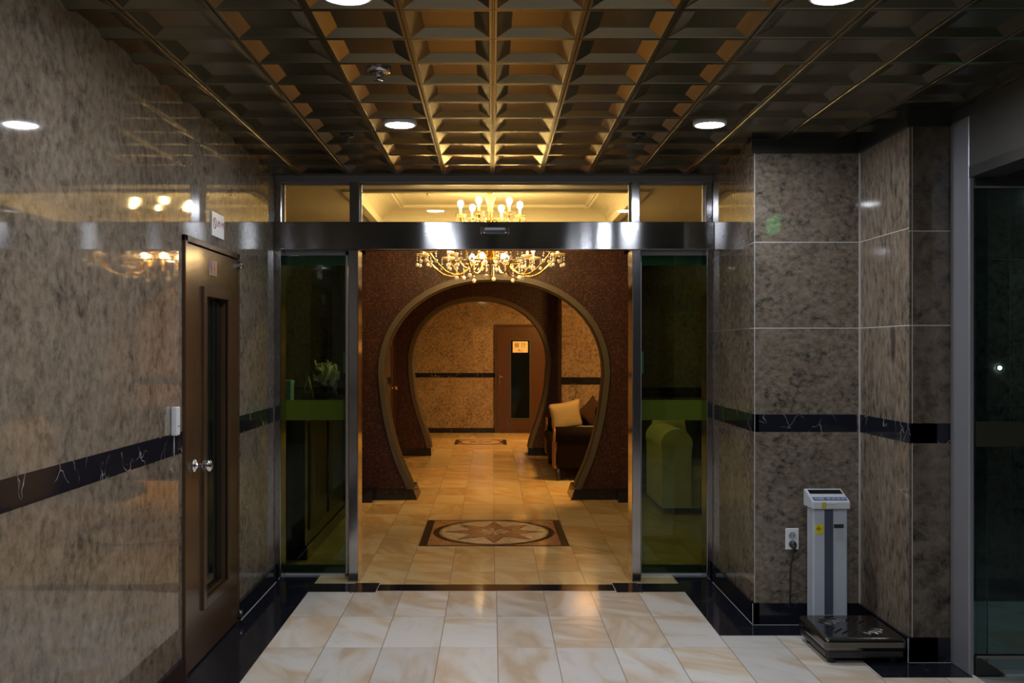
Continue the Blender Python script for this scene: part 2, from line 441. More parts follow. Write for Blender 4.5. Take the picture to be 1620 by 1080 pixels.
w = MB(); w.box(-1.7, 2.4, -2.7, 6.66, ZC+.09, ZC+.2); struct('ceiling_slab', w, M_DARK)

# ------------------------------------------------------- glass entrance
ent = thing('entrance_frame', 'brushed steel frame of the automatic entrance, with header beam and transom bars', 'door frame', (.01, YF, 0), kind='structure')
b = MB(); b.rbox(-1.45, 1.475, 6.60, 6.70, 2.205, 2.39, .004, 2); b.box(-1.45, -.886, 6.70, 6.98, 2.206, 2.389); b.box(.932, 1.475, 6.70, 6.98, 2.206, 2.389); b.build('header_beam', M_STEEL, ent)
b = MB(); b.box(-1.45, 1.475, 6.65, 6.80, 2.662, ZC+.01); b.build('top_rail', M_ALU, ent)
for x0, x1 in ((-.950, -.886), (.932, .990)):
    b = MB(); b.rbox(x0, x1, 6.60, 6.80, 0, 2.205, .004, 2); b.build('post', M_STEELP, ent)
    b = MB(); b.rbox(x0, x1, 6.65, 6.80, 2.39, 2.662, .004, 2); b.build('mullion', M_STEELP, ent)
for x0, x1 in ((-1.45, -1.405), (1.432, 1.475)):
    b = MB(); b.rbox(x0, x1, 6.63, 6.80, 0, 2.205, .004, 2); b.rbox(x0, x1, 6.65, 6.80, 2.39, 2.662, .004, 2); b.build('side_jamb', M_STEELP, ent)
k = 0
for x0, x1 in ((-1.405, -.950), (-.886, .932), (.990, 1.432)):
    k += 1
    t = thing('window_%d' % k, kind='structure', label=('small clear transom pane above the left sidelight', 'wide clear transom pane in front of the chandelier', 'small clear transom pane above the right sidelight')[k-1], cat='window', loc=((x0+x1)/2, 6.72, 2.39))
    box(x0, x1, 6.722, 6.730, 2.39, 2.662).build('pane', M_CLEAR, t)
    b = MB()
    for a in ((x0, x1, 2.39, 2.398), (x0, x1, 2.652, 2.662), (x0, x0+.009, 2.39, 2.662), (x1-.009, x1, 2.39, 2.662)):
        b.box(a[0], a[1], 6.71, 6.742, a[2], a[3])
    b.build('window_frame', M_ALU, t)
for side, x0, x1 in (('left', -1.45, -.984), ('right', 1.008, 1.475)):
    k += 1
    t = thing('window_%d' % k, 'tall green tinted sidelight of the entrance, on the %s' % ('reception side' if side == 'left' else 'scale side'), 'window', ((x0+x1)/2, 6.81, 0), kind='structure')
    fr = .013
    box(x0+fr, x1-fr, 6.808, 6.818, .012, 2.19).build('pane', M_TINT, t)
    b = MB()
    for a in ((x0, x1, 0, .014), (x0, x1, 2.186, 2.205), (x0, x0+fr, 0, 2.205), (x1-fr, x1, 0, 2.205)):
        b.box(a[0], a[1], 6.795, 6.83, a[2], a[3])
    b.build('window_frame', M_FRL, t)
    bd = box(x0+fr, x1-fr, 6.8066, 6.8072, 1.06, 1.198).build('safety_band', M_BAND, t)
    # the sliding leaf parked behind
    s = -1 if side == 'left' else 1
    xa, xb = (-1.44, -.90) if s < 0 else (.945, 1.465)
    t = thing('sliding_glass_door', 'automatic glass door leaf slid open behind the %s sidelight' % ('left' if s < 0 else 'right'), 'door', ((xa+xb)/2, 6.88, 0))
    box(xa+.01, xb-.01, 6.875, 6.885, .05, 2.13).build('pane', M_LEAF, t)
    box(xa, xb, 6.865, 6.895, 2.125, 2.203).build('top_rail', mat('teal_grey_rail', (.30, .55, .60), .4), t)
    box(xa, xb, 6.865, 6.895, .008, .055).build('bottom_rail', M_ALU, t)
    e0 = xb-.025 if s < 0 else xa
    box(e0, e0+.025, 6.865, 6.895, .055, 2.125).build('edge_stile', M_STEELP, t)
    px = -1.013 if s < 0 else 1.035
    box(px-.011, px+.011, 6.86, 6.874, 1.38, 1.53).build('pull_plate', mat('pale_blue_plate', (.35, .5, .55), .4), t)
# motion sensor
t = thing('motion_sensor', 'small dark motion sensor in a chrome housing on the steel header', 'sensor', (.02, 6.6, 2.30))
MB().rbox(-.06, .102, 6.575, 6.6, 2.312, 2.352, .005, 2).build('housing', M_CHROME, t)
box(-.045, .087, 6.571, 6.576, 2.313, 2.331).build('lens', M_DARK, t)
box(-.045, .087, 6.570, 6.576, 2.332, 2.347).build('cover_strip', mat('pale_blue_cover', (.42, .48, .60), .3), t)
for x in (-.075, .105):
    MB().rbox(x, x+.012, 6.57, 6.6, 2.308, 2.355, .003, 2).build('end_cap', M_CHROME, t)

# ------------------------------------------------------- brown door in the left wall
d = thing('door_1', 'tall brown door with narrow dark glass and ball knob in the granite wall', 'door', (XL, 5.2, 0), kind='structure')
XD = -1.437
b = MB()
b.box(-1.60, XD+.004, DY0, DY0+.035, 0, DZ); b.box(-1.60, XD+.004, DY1-.035, DY1, 0, DZ); b.box(-1.60, XD+.004, DY0, DY1, DZ-.03, DZ)
b.build('door_frame', M_BROWN, d, bevel=.003)
y0, y1, z0, z1 = DY0+.042, DY1-.042, .012, DZ-.038
gy0, gy1, gz0, gz1 = 4.98, 5.40, .30, 1.81
b = MB()
b.box(-1.49, XD, y0, gy0, z0, z1); b.box(-1.49, XD, gy1, y1, z0, z1); b.box(-1.49, XD, gy0, gy1, z0, gz0); b.box(-1.49, XD, gy0, gy1, gz1, z1)
b.build('door_leaf', M_BROWN, d)
b = MB(); q = .05
for a in ((gy0-q, gy0, gz0-q, gz1+q), (gy1, gy1+q, gz0-q, gz1+q), (gy0, gy1, gz0-q, gz0), (gy0, gy1, gz1, gz1+q)):
    b.rbox(XD-.01, XD+.014, a[0], a[1], a[2], a[3], .004, 2)
b.build('glass_moulding', M_BROWN, d)
box(-1.475, -1.468, gy0, gy1, gz0, gz1).build('dark_glass', M_DARKG, d)
kb = MB(); R = Matrix.Rotation(PI/2, 3, 'Y'); ky, kz = 4.80, .985
kb.lathe([(.0, 0), (.034, 0), (.034, .006), (.026, .012), (.013, .016), (.012, .036), (.022, .044), (.031, .056), (.033, .068), (.027, .082), (.014, .09), (0, .092)], (XD, ky, kz), 24, R)
kb.build('door_knob', M_CHROME, d)
for z in (2.02, .05):
    b = MB(); b.box(XD, XD+.02, DY1-.05, DY1+.03, z-.012, z+.004); b.lathe([(0, -.02), (.012, -.02), (.012, .02), (0, .02)], (XD+.016, DY1-.03, z), 12)
    b.build('hinge', M_STEELP, d)
b = MB(); b.box(XD, XD+.0015, 5.06, 5.20, 1.925, 2.005); sg = b.build('pictogram_plate', mat('grey_plate', (.20, .15, .13), .4), d)
def figure(x, y, z, h, m, skirt):
    b = MB(); s_ = h/.06
    b.lathe([(0, 0), (.007*s_, 0), (.007*s_, .0006), (0, .0006)], (x, y, z+.052*s_), 10, Matrix.Rotation(PI/2, 3, 'Y'))
    pts = [(-.009, .043), (.009, .043), (.016, .018) if skirt else (.009, .02), (.005, .018), (.005, 0), (-.005, 0), (-.005, .018), (-.016, .018) if skirt else (-.009, .02)]
    b.prism([(y+u*s_, z+v*s_) for u, v in pts], x, x+.0008, 'x'); b.build('pictogram', m, sg)
figure(XD+.0016, 5.095, 1.935, .06, mat('navy_ink', (.02, .03, .12), .5), False)
figure(XD+.0016, 5.16, 1.935, .06, mat('red_ink', (.45, .03, .03), .5), True)
w = MB(); w.box(-1.75, -1.62, 4.4, 5.9, 0, 2.4); struct('wall_behind_door', w, M_DARK)

# small sign above the door
t = thing('wall_sign', 'small white no-smoking plate with red mark above the brown door', 'sign', (XL, 5.27, 2.16))
box(XL, XL+.006, 5.14, 5.37, 2.135, 2.26).build('plate', M_WHITE, t)
b = MB(); n = 24
b.lathe([(.024, 0), (.030, 0), (.030, .001), (.024, .001), (.024, 0)], (XL+.006, 5.19, 2.203), 24, Matrix.Rotation(PI/2, 3, 'Y'))
b.box(0, .001, -.003, .003, -.026, .026, Matrix.Translation((XL+.006, 5.19, 2.203)) @ Matrix.Rotation(.8, 4, 'X'))
b.build('prohibition_mark', mat('dark_red_ink', (.30, .02, .04), .5), t)
text('lettering', '금연구역', mat('purple_ink', (.22, .03, .12), .5), t, (XL+.0065, 5.295, 2.205), .036, (PI/2, 0, PI/2))
# intercom by the door
t = thing('wall_switch', 'slim white call button box on the granite beside the brown door', 'switch', (XL, 4.52, 1.14))
MB().rbox(XL, XL+.028, 4.497, 4.548, 1.155, 1.285, .006, 2).build('case', M_WHITE, t)
box(XL+.028, XL+.029, 4.507, 4.538, 1.195, 1.20).build('slot', mat('grey_slot', (.25, .26, .27), .5), t)
MB().tube([(XL+.003, 4.535, 1.155), (XL+.003, 4.536, 1.11), (XL+.003, 4.535, 1.06)], .0018, 6).build('wire', M_WHITE, t)

# ------------------------------------------------------- vestibule lamps and sprinklers
def make_downlight():
    t = thing('downlight', 'x', 'ceiling light', (0, 0, ZC))
    b = MB(); b.lathe([(.070, -.005), (.075, -.009), (.083, -.006), (.085, 0), (.085, .022), (.0, .022)], (0, 0, ZC), 32); b.build('trim_ring', mat('white_ring', (.75, .76, .78), .35), t)
    b = MB(); b.lathe([(.0, -.007), (.068, -.007), (.0715, -.005)], (0, 0, ZC), 32); b.build('diffuser', M_LED, t)
    return t
P = .319
lamp_lab = {(0, 0): 'lit round downlight in the gold ceiling, in front of the left sidelight', (1, 0): 'lit round downlight in the gold ceiling, in front of the pillar',
            (0, 1): 'lit round downlight at the near edge of the gold ceiling, over the sprinkler row', (1, 1): 'lit round downlight at the near edge of the gold ceiling, on the glass door side'}
dl = None
for r, y in enumerate((5.125, 3.255, 1.345, -.57)):
    for c, x in enumerate((-.473, 1.122)):
        lb = lamp_lab.get((c, r), 'round white downlight further back in the gold ceiling')
        if dl is None:
            dl = make_downlight(); dl.location = (x, y, ZC); dl['label'] = lb; dl['group'] = 'downlights of the gold ceiling'
        else: dup(dl, (x, y, ZC), lb, 'downlights of the gold ceiling')
def sprinkler(x, y, z, s, label, m=None):
    t = thing('ceiling_sprinkler', label, 'sprinkler', (x, y, z), 'ceiling sprinklers')
    b = MB(); b.lathe([(.0, .05), (.034*s, .05), (.034*s, -.002), (.030*s, -.006), (.012*s, -.008), (0, -.008)], (x, y, z), 20); b.build('cover_plate', m or M_STEELP, t)
    b = MB(); b.lathe([(.011*s, -.008), (.009*s, -.02), (.005*s, -.03), (0, -.034)], (x, y, z), 12)
    for a in (0, PI): b.tube([(x+.011*s*math.cos(a), y, z-.008), (x+.013*s*math.cos(a), y, z-.02), (x, y, z-.036)], .002, 6)
    b.build('nozzle', m or M_STEELP, t)
    b = MB(); b.lathe([(0, -.036), (.014*s, -.036), (.014*s, -.039), (0, -.039)], (x, y, z), 14); b.build('deflector', m or M_STEELP, t)
sprinkler(-.473, 4.165, ZC+.004, 1.5, 'pale sprinkler in the gold ceiling nearer than the left downlight')
sprinkler(-.79, 5.43, ZC+.002, 1.1, 'dark sprinkler in the gold ceiling over the steel header, reception side', M_DARK)
sprinkler(.80, 5.43, ZC+.002, 1.1, 'dark sprinkler in the gold ceiling over the steel header, pillar side', M_DARK)

# ------------------------------------------------------- right hand side: scale, socket, glass leaf
t = thing('platform_scale', 'grey electronic platform scale with tall column standing by the pillar', 'scale', (1.82, 5.1, 0))
M_PLAS = mat('pale_grey_plastic', (.46, .49, .53), .38)
M_COLM = mat('grey_painted_steel', (.36, .40, .46), .35)
b = MB(); b.rbox(1.715, 1.90, 5.315, 5.42, .05, .695, .008, 2); col = b.build('column', M_COLM, t)
box(1.776, 1.822, 5.3125, 5.317, .13, .69).build('dark_stripe', mat('navy_grey_stripe', (.045, .055, .085), .4), col)
box(1.7265, 1.770, 5.3125, 5.316, .56, .612).build('yellow_sticker', mat('yellow_sticker', (.52, .46, .01), .5), col)
b = MB()
for i, (a, c) in enumerate(((.742, .756), (.734, .764), (.738, .760))): b.box(1.7265-.73+a, 1.7265-.73+c-.004, 5.3118, 5.3126, .597-i*.008, .600-i*.008)
b.build('sticker_print', M_DARK, col)
box(1.826, 1.878, 5.3125, 5.316, .592, .612).build('black_label', M_DARK, col)
box(1.838, 1.876, 5.3125, 5.316, .53, .588).build('grey_label', mat('grey_label', (.33, .35, .36), .5), col)
hd = MB(); hd.prism([(5.295, .695), (5.295, .735), (5.44, .785), (5.455, .78), (5.455, .695)], 1.707, 1.908, 'x')
hd = hd.build('display_head', M_PLAS, t, bevel=.005)
Mh = Matrix.Translation((1.8075, 5.295, .7355)) @ Matrix.Rotation(math.atan2(.05, .145), 4, 'X')
b = MB(); b.box(-.088, .088, .09, .135, 0, .0015, Mh); b.build('display_window', M_DARKG, hd)
b = MB(); b.box(-.09, .09, .012, .05, 0, .0012, Mh); kp = b.build('keypad', mat('blue_grey_keypad', (.09, .12, .20), .4), hd)
text('brand_lettering', 'CAS', mat('pale_ink', (.6, .65, .7), .5), kp, Mh @ Vector((-.055, .031, .0014)), .026, (math.atan2(.05, .145), 0, 0))
b = MB()
for i in range(4): b.rbox(-.015+i*.026, .003+i*.026, .022, .040, 0, .003, .001, 1, Mh)
b.build('buttons', mat('grey_buttons', (.22, .26, .34), .4), kp)
box(1.755, 1.779, 5.2935, 5.2955, .70, .732).build('yellow_tag', mat('dull_yellow_tag', (.42, .34, .02), .5), hd)
MB().rbox(1.78, 1.832, 5.2915, 5.296, .722, .73, .001, 1).build('latch', M_PLAS, hd)
b = MB(); b.rbox(1.64, 2.025, 4.885, 5.30, .028, .07, .012, 2); b.build('base_frame', M_DARK, t)
# stainless platform with the pressed pattern
M_PLATE = brushed('dull_stainless_plate', (.17, .165, .16), .2)
b = MB(); b.rbox(1.632, 2.033, 4.875, 5.31, .062, .132, .022, 4)
for sx in (-1, 1):
    for sy in (-1, 1):
        d_ = Vector((sx*.8, sy, 0)).normalized(); p_ = Vector((-d_.y, d_.x, 0))
        for o_ in (-.054, -.018, .018, .054):
            c_ = Vector((1.832, 5.09, .1325)) + p_*o_
            b.tube([c_+d_*.07, c_+d_*.08, c_+d_*(.17-abs(o_)*.5), c_+d_*(.18-abs(o_)*.5)], [.001, .0045, .0045, .001], 6)
b.build('weighing_platform', M_PLATE, t, smooth=False)
for x in (1.68, 1.985):
    for y in (4.93, 5.25):
        b = MB(); b.lathe([(0, 0.0016), (.02, .0016), (.018, .03), (0, .03)], (x, y, 0), 14); b.build('foot', M_DARK, t)

t = thing('wall_socket', 'white double power socket on the pillar beside the scale', 'socket', (1.684, 5.59, .42))
MB().rbox(1.647, 1.722, 5.579, 5.59, .422, .542, .004, 2).build('cover_plate', M_WHITE, t)
for z in (.502, .455):
    b = MB(); b.lathe([(.021, 0), (.021, .0015), (.0185, .0015), (.0185, 0)], (1.684, 5.579, z), 24, Matrix.Rotation(PI/2, 3, 'X'))
    b.lathe([(0, .0006), (.0185, .0006)], (1.684, 5.579, z), 24, Matrix.Rotation(PI/2, 3, 'X'))
    f = b.build('outlet', mat('grey_outlet', (.30, .31, .32), .4), t)
    b = MB()
    for x in (-.009, .009): b.lathe([(0, .0018), (.003, .0018), (.003, .0004), (0, .0004)], (1.684+x, 5.579, z), 10, Matrix.Rotation(PI/2, 3, 'X'))
    b.build('pin_hole', M_DARK, f)
t = thing('power_cord', 'black plug in the lower socket outlet with cord hanging down the pillar', 'cord', (1.684, 5.575, .455))
b = MB(); b.lathe([(0, .002), (.019, .002), (.020, .012), (.016, .028), (0, .031)], (1.685, 5.579, .455), 18, Matrix.Rotation(PI/2, 3, 'X'))
b.tube([(1.685, 5.556, .455), (1.687, 5.556, .435), (1.687, 5.558, .425)], [.010, .009, .006], 10); b.build('plug', M_DARK, t)
b = MB(); b.tube([(1.687, 5.558, .43), (1.685, 5.570, .39), (1.678, 5.581, .34), (1.673, 5.583, .30), (1.674, 5.583, .24), (1.672, 5.583, .17), (1.672, 5.583, .124)], .0042, 8); b.build('cable', M_DARK, t)

# glass leaf standing open outside the right-hand opening
t = thing('glass_swing_door', 'glass door leaf with black top rail standing open past the aluminium jamb', 'door', (2.9, 4.74, 0))
box(2.305, 3.30, 4.733, 4.745, .088, 2.32).build('pane', M_DOORG, t)
box(2.29, 3.31, 4.722, 4.758, 2.315, 2.40).build('top_rail', M_DARK, t)
box(2.29, 3.31, 4.720, 4.7225, 2.311, 2.319).build('rail_edge', M_ALU, t)
box(2.288, 2.296, 4.719, 4.722, 2.315, 2.40).build('rail_end', M_CHROME, t)
box(2.30, 3.30, 4.725, 4.753, .078, .092).build('bottom_edge', M_STEELP, t)
box(2.30, 3.30, 4.7318, 4.7328, 1.083, 1.203).build('safety_band', M_BANDD, t)
b = MB(); b.prism([(2.295, 0), (2.44, 0), (2.40, .03), (2.32, .08), (2.295, .08)], 4.722, 4.758, 'y'); b.build('floor_pivot', M_DARK, t)
box(2.30, 2.392, 4.80, 4.812, .02, 2.4).build('fixed_pane', M_DOORG, t)
# green exit lamp on the lintel, and an added glowing dome for the bright spot in the glass
t = thing('exit_sign', 'green lit exit sign box fixed to the dark lintel over the side opening', 'sign', (2.25, 3.35, 2.44))
MB().rbox(2.215, 2.266, 3.15, 3.55, 2.44, 2.60, .006, 2).build('case', M_WHITE, t)
box(2.212, 2.216, 3.17, 3.53, 2.455, 2.585).build('lit_panel', emit('green_lit_panel', (.12, 1., .25), 2.2), t)
t = thing('bright_spot', 'tiny glowing dome added on the dark wall for the bright spot in the glass door', 'bright spot', (3.13, 6.14, 1.42))
b = MB(); b.lathe([(0, .016), (.011, .013), (.014, .0)], (3.13, 6.142, 1.43), 16, Matrix.Rotation(PI/2, 3, 'X')); b.build('lit_dome', emit('cool_spot_dome', (.8, 1., .95), 14), t)
b = MB(); b.lathe([(.022, 0), (.022, .005), (.012, .006)], (3.13, 6.142, 1.43), 16, Matrix.Rotation(PI/2, 3, 'X')); b.build('wall_plate', M_DARK, t)

t = thing('outside_fill_lamp', 'round fill lamp added out of view under the soffit outside the glass door', 'ceiling light', (3.9, 5.3, 2.66))  # added unseen lamp that brightens the floor outside
b = MB(); b.lathe([(.09, 0), (.09, -.015), (.075, -.02)], (3.9, 5.3, 2.66), 24); b.build('rim', M_DARK, t)
b = MB(); b.lathe([(.075, -.018), (0, -.018)], (3.9, 5.3, 2.66), 24); b.build('lit_disc', emit('outside_fill_disc', (.75, .95, 1.), 170), t)
# ------------------------------------------------------- lobby
LZ = 2.74
w = MB(); w.box(-3.1, -2.9, 6.9, 10.9, 0, 3.1); struct('wall_lobby_left', w, M_GB)
w = MB(); w.box(3.4, 3.6, 6.9, 10.9, 0, 3.1); struct('wall_lobby_right', w, M_GB)
w = MB(); w.box(1.475, 3.5, 6.82, 6.98, 0, 3.0); w.box(-3.1, -1.45, 6.82, 6.98, 0, 3.0); struct('wall_lobby_front', w, M_GB)
TX0, TX1, TY0, TY1, TZ = -1.06, 1.12, 7.55, 9.95, 2.955
w = MB()
q = .03; w.box(-3.1, TX0-q, 6.8, 11., LZ, LZ+.06); w.box(TX1+q, 3.6, 6.8, 11., LZ, LZ+.06); w.box(TX0-q, TX1+q, 6.8, TY0-q, LZ, LZ+.06); w.box(TX0-q, TX1+q, TY1+q, 11., LZ, LZ+.06)
struct('ceiling_lobby', w, M_OFFW)
w = MB(); w.box(TX0-.2, TX1+.2, TY0-.2, TY1+.2, TZ-.0005, TZ+.06); struct('ceiling_tray', w, M_OFFW)
# cove mouldings round the tray
b = MB()
prof = [(0, LZ-.012), (.0, LZ+.05), (-.015, LZ+.05), (-.015, LZ+.06), (-.03, LZ+.06), (-.03, LZ+.07)]
prof += [(-.03+.19*(1-math.cos(a)), LZ+.07+.12*math.sin(a)) for a in [PI/2*i/8 for i in range(1, 9)]]
prof += [(.175, LZ+.20), (.195, LZ+.20), (.195, LZ+.21), (.215, LZ+.21), (.215, TZ)]
rings = []
for o_, z in prof:
    rings.append([b.bm.verts.new(v) for v in ((TX0+o_, TY0+o_, z), (TX1-o_, TY0+o_, z), (TX1-o_, TY1-o_, z), (TX0+o_, TY1-o_, z))])
for A, B in zip(rings, rings[1:]):
    for i in range(4): b.bm.faces.new((A[i], A[(i+1) % 4], B[(i+1) % 4], B[i]))
struct('trim_12', b, M_OFFW)
b = MB()
for a in ((TX0-.07, TX0+.002, TY0-.07, TY1+.07), (TX1-.002, TX1+.07, TY0-.07, TY1+.07), (TX0, TX1, TY0-.07, TY0+.002), (TX0, TX1, TY1-.002, TY1+.07)):
    b.box(a[0], a[1], a[2], a[3], LZ-.014, LZ)
struct('trim_13', b, M_OFFW)
sprinkler(-.57, 8.9, TZ, 1.25, 'sprinkler in the cream tray ceiling beside the chandelier', M_BRASS)
# granite behind the sofa and reception, with black band
w = MB(); w.box(1.46, 3.5, 10.7, 10.9, 0, 3.); w.box(-3.1, -1.5, 10.7, 10.9, 0, 3.); struct('wall_lobby_back', w, M_GB)
w = MB(); w.box(1.46, 3.5, 10.69, 10.8, 1.03, 1.13); w.box(-3.1, -1.5, 10.69, 10.8, 1.03, 1.13); struct('trim_14', w, M_STRIP)
w = MB(); w.box(1.46, 3.5, 10.68, 10.8, 0, .12); struct('baseboard_lobby', w, M_BLACK)

# moon gates
def spline(pts, n):
    """Catmull-Rom through pts"""
    out = []
    for i in range(len(pts)-1):
        p0 = pts[max(0, i-1)]; p1 = pts[i]; p2 = pts[i+1]; p3 = pts[min(len(pts)-1, i+2)]
        for k in range(n):
            u = k/n
            out.append(tuple(.5*(2*b_+(c_-a_)*u+(2*a_-5*b_+4*c_-d_)*u*u+(3*b_-a_-3*c_+d_)*u**3) for a_, b_, c_, d_ in zip(p0, p1, p2, p3)))
    out.append(pts[-1]); return out
LOW1 = [(124, 200), (128, 186), (137, 164), (149, 136), (160, 100), (170, 52), (176, 0)]
LOW2 = [(78, 147), (79, 128), (86, 105), (95, 78), (103.5, 44), (108, 0)]
def gate_curve(d, cx, cy, a, bb, low, n=2.15):
    s = d/F; cxm = (cx-VX)*s; cz = EYE-(cy-VY)*s
    low = spline([(x, cz - z*s) if False else (x*s, cz-z*s) for x, z in low], 6)
    low[0] = (low[0][0], 0.)
    up = []
    N = 26
    for i in range(1, N):
        th = PI*i/N; c, sn = math.cos(th), math.sin(th)
        up.append((math.copysign(abs(c)**(2/n), c)*a*s, cz + abs(sn)**(2/n)*bb*s))
    half = [(x, z) for x, z in low]
    pts = half + up + [(-x, z) for x, z in reversed(half)]
    return [(cxm+x, z) for x, z in pts]          # from right foot over the top to left foot
def offset(pts, e):
    out = []
    for i, p in enumerate(pts):
        a = pts[max(0, i-1)]; c = pts[min(len(pts)-1, i+1)]
        tx, tz = c[0]-a[0], c[1]-a[1]; L = math.hypot(tx, tz) or 1
        out.append((p[0]+tz/L*e, p[1]-tx/L*e))
    return out
def sweep(pA, pB, y0, y1):
    """solid strip between two matching outlines"""
    b = MB(); n = len(pA)
    V = [[b.bm.verts.new(v) for v in ((A[0], y0, A[1]), (B[0], y0, B[1]), (B[0], y1, B[1]), (A[0], y1, A[1]))] for A, B in zip(pA, pB)]
    for A, B in zip(V, V[1:]):
        for k in range(4):
            f = b.bm.faces.new((A[k], A[(k+1) % 4], B[(k+1) % 4], B[k])); f.smooth = k in (1, 3)
    b.bm.faces.new(V[0]); b.bm.faces.new(V[-1]); return b
M_TRIM = mat('olive_bronze_trim', (.085, .066, .040), .45, .3)
M_LINE = wood('dark_brown_lining', (.010, .006, .004), .6)
def gate(curve, y0, y1, x0, x1, H, name, n):
    w = MB(); out = list(curve)
    top = max(range(len(out)), key=lambda i: out[i][1])
    for half, xe in ((out[:top+1], x1), (list(reversed(out[top:])), x0)):
        for yy in (y0, y1):
            vv = [(w.bm.verts.new((x, yy, z)), w.bm.verts.new((xe, yy, z))) for x, z in half]
            for (a1, b1), (a2, b2) in zip(vv, vv[1:]): w.bm.faces.new((a1, b1, b2, a2))
        w.box(min(xe, xe-.002*(1 if xe > 0 else -1)), max(xe, xe-.002*(1 if xe > 0 else -1)), y0, y1, 0, H)
    w.box(x0, x1, y0, y1, out[top][1], H)
    g = struct(name, w, M_MOS)
    o1 = offset(out, .012); o2 = offset(out, -.062)
    # outline runs counter-clockwise, so + is outward
    sgn = 1 if math.hypot(o1[len(o1)//2][0]-out[len(out)//2][0], o1[len(o1)//2][1]-out[len(out)//2][1]) and o1[len(o1)//2][1] > out[len(out)//2][1] else -1
    A = offset(out, -.008*sgn); B = offset(out, .048*sgn)
    clip = [(x, max(z, .11)) for x, z in A]; clipB = [(x, max(z, .11)) for x, z in B]
    struct('trim_%d' % n, sweep(clip, clipB, y0-.022, y0+.01), M_TRIM)
    C = offset(out, -.008*sgn); D = offset(out, .004*sgn)
    struct('trim_%d' % (n+1), sweep(C, D, y0, y1), M_LINE)
    # black base
    def foot_x(z):
        for (xa, za), (xb, zb) in zip(out, out[1:]):
            if za <= z <= zb: return xa + (xb-xa)*(z-za)/max(1e-6, zb-za)
    cxm = (out[0][0]+out[-1][0])/2
    hx0 = out[0][0]-cxm; hx1 = foot_x(.115)-cxm
    w = MB()
    for s in (1, -1):
        xe = x1 if s > 0 else x0
        w.prism([(cxm+s*(hx0-.016), 0), (xe, 0), (xe, .112), (cxm+s*(hx1-.016), .112)], y0-.014, y1+(.2 if y0 < 12 else .014), 'y')
    struct('baseboard_%s' % name.split('_', 1)[1], w, M_BLACK)
    return g
c1 = gate_curve(10.2, 781.5, 592, 176, 151, LOW1)
gate(c1, 10.2, 10.52, -1.52, 1.475, 2.9, 'wall_moon_gate', 15)
c2 = gate_curve(14.4, 758.5, 575, 108, 101, LOW2)
gate(c2, 14.4, 14.85, -1.45, 1.6, 2.7, 'wall_far_moon_gate', 17)
w = MB(); w.box(-1.56, -1.20, 10.0, 10.2, 0, .115); w.box(1.27, 1.475, 10.0, 10.2, 0, .115); struct('trim_19', w, M_BLACK)

# middle room
w = MB(); w.box(-1.6, -1.40, 10.52, 13.75, 0, 2.7); w.box(-1.6, -1.40, 13.75, 14.4, 2.06, 2.7); w.box(-1.6, -1.5, 13.75, 14.4, 0, 2.06); struct('wall_middle_left', w, M_GB)
w = MB(); w.box(-1.402, -1.398, 10.52, 13.75, 1.06, 1.16); struct('trim_20', w, M_STRIP)
w = MB(); w.box(1.9, 2.1, 10.8, 14.4, 0, 2.7); struct('wall_middle_right', w, M_GB)
w = MB(); w.box(.95, 1.95, 13.5, 14.4, 0, 2.7); struct('wall_middle_pier', w, granite('granite_pier', (1, 1, .8), (1.1, 1.62, 2.1), (), 0, 1.0, .12, (.15, .12, .09), .002, .12))
w = MB(); w.box(.949, 1.95, 13.497, 13.6, 1.06, 1.16); struct('trim_21', w, M_STRIP)
w = MB(); w.box(.94, 1.95, 13.48, 13.6, 0, .1); struct('baseboard_pier', w, M_BLACK)
w = MB(); w.box(-1.6, 2.1, 10.8, 14.4, 2.6, 2.72); struct('ceiling_middle', w, M_OFFW)
d = thing('door_2', 'brown door with brass knob in the wall between the two round gates', 'door', (-1.40, 14.05, 0), kind='structure')
b = MB(); b.box(-1.5, -1.385, 13.75, 13.80, 0, 2.06); b.box(-1.5, -1.385, 14.34, 14.38, 0, 2.06); b.box(-1.5, -1.385, 13.80, 14.34, 2.01, 2.06); b.build('door_frame', M_BROWN2, d)
box(-1.47, -1.405, 13.805, 14.335, .01, 2.005).build('door_leaf', M_BROWN2, d)
b = MB(); b.lathe([(0, 0), (.03, 0), (.03, .006), (.012, .012), (.012, .045), (.026, .055), (.03, .07), (.02, .085), (0, .09)], (-1.405, 13.87, 1.0), 18, Matrix.Rotation(PI/2, 3, 'Y')); b.build('door_knob', M_BRASS, d)
# back room
w = MB(); w.box(-1.6, 2.2, 18.3, 18.5, 0, 2.7); struct('wall_back', w, M_GB)
w = MB(); w.box(-1.5, .06, 18.29, 18.4, 1.02, 1.10); struct('trim_22', w, M_STRIP)
w = MB(); w.box(-1.5, .06, 18.28, 18.4, 0, .09); struct('baseboard_back', w, M_BLACK)
w = MB(); w.box(-1.6, -1.42, 14.85, 18.3, 0, 2.7); struct('wall_back_left', w, M_GB)
w = MB(); w.box(2.0, 2.2, 14.4, 18.5, 0, 2.7); struct('wall_back_right', w, M_GB)
w = MB(); w.box(-1.6, 2.2, 14.4, 18.5, 2.6, 2.72); struct('ceiling_back', w, M_OFFW)
d = thing('door_3', 'brown dining room door at the far end, paper sign on its narrow glass', 'door', (.5, 18.3, 0), kind='structure')
b = MB(); b.box(.058, .098, 18.25, 18.31, 0, 1.99); b.box(.972, 1.012, 18.25, 18.31, 0, 1.99); b.box(.098, .972, 18.25, 18.31, 1.95, 1.99); b.build('door_frame', M_BROWN, d)
b = MB(); gx0, gx1, gz0, gz1 = .352, .692, .27, 1.70
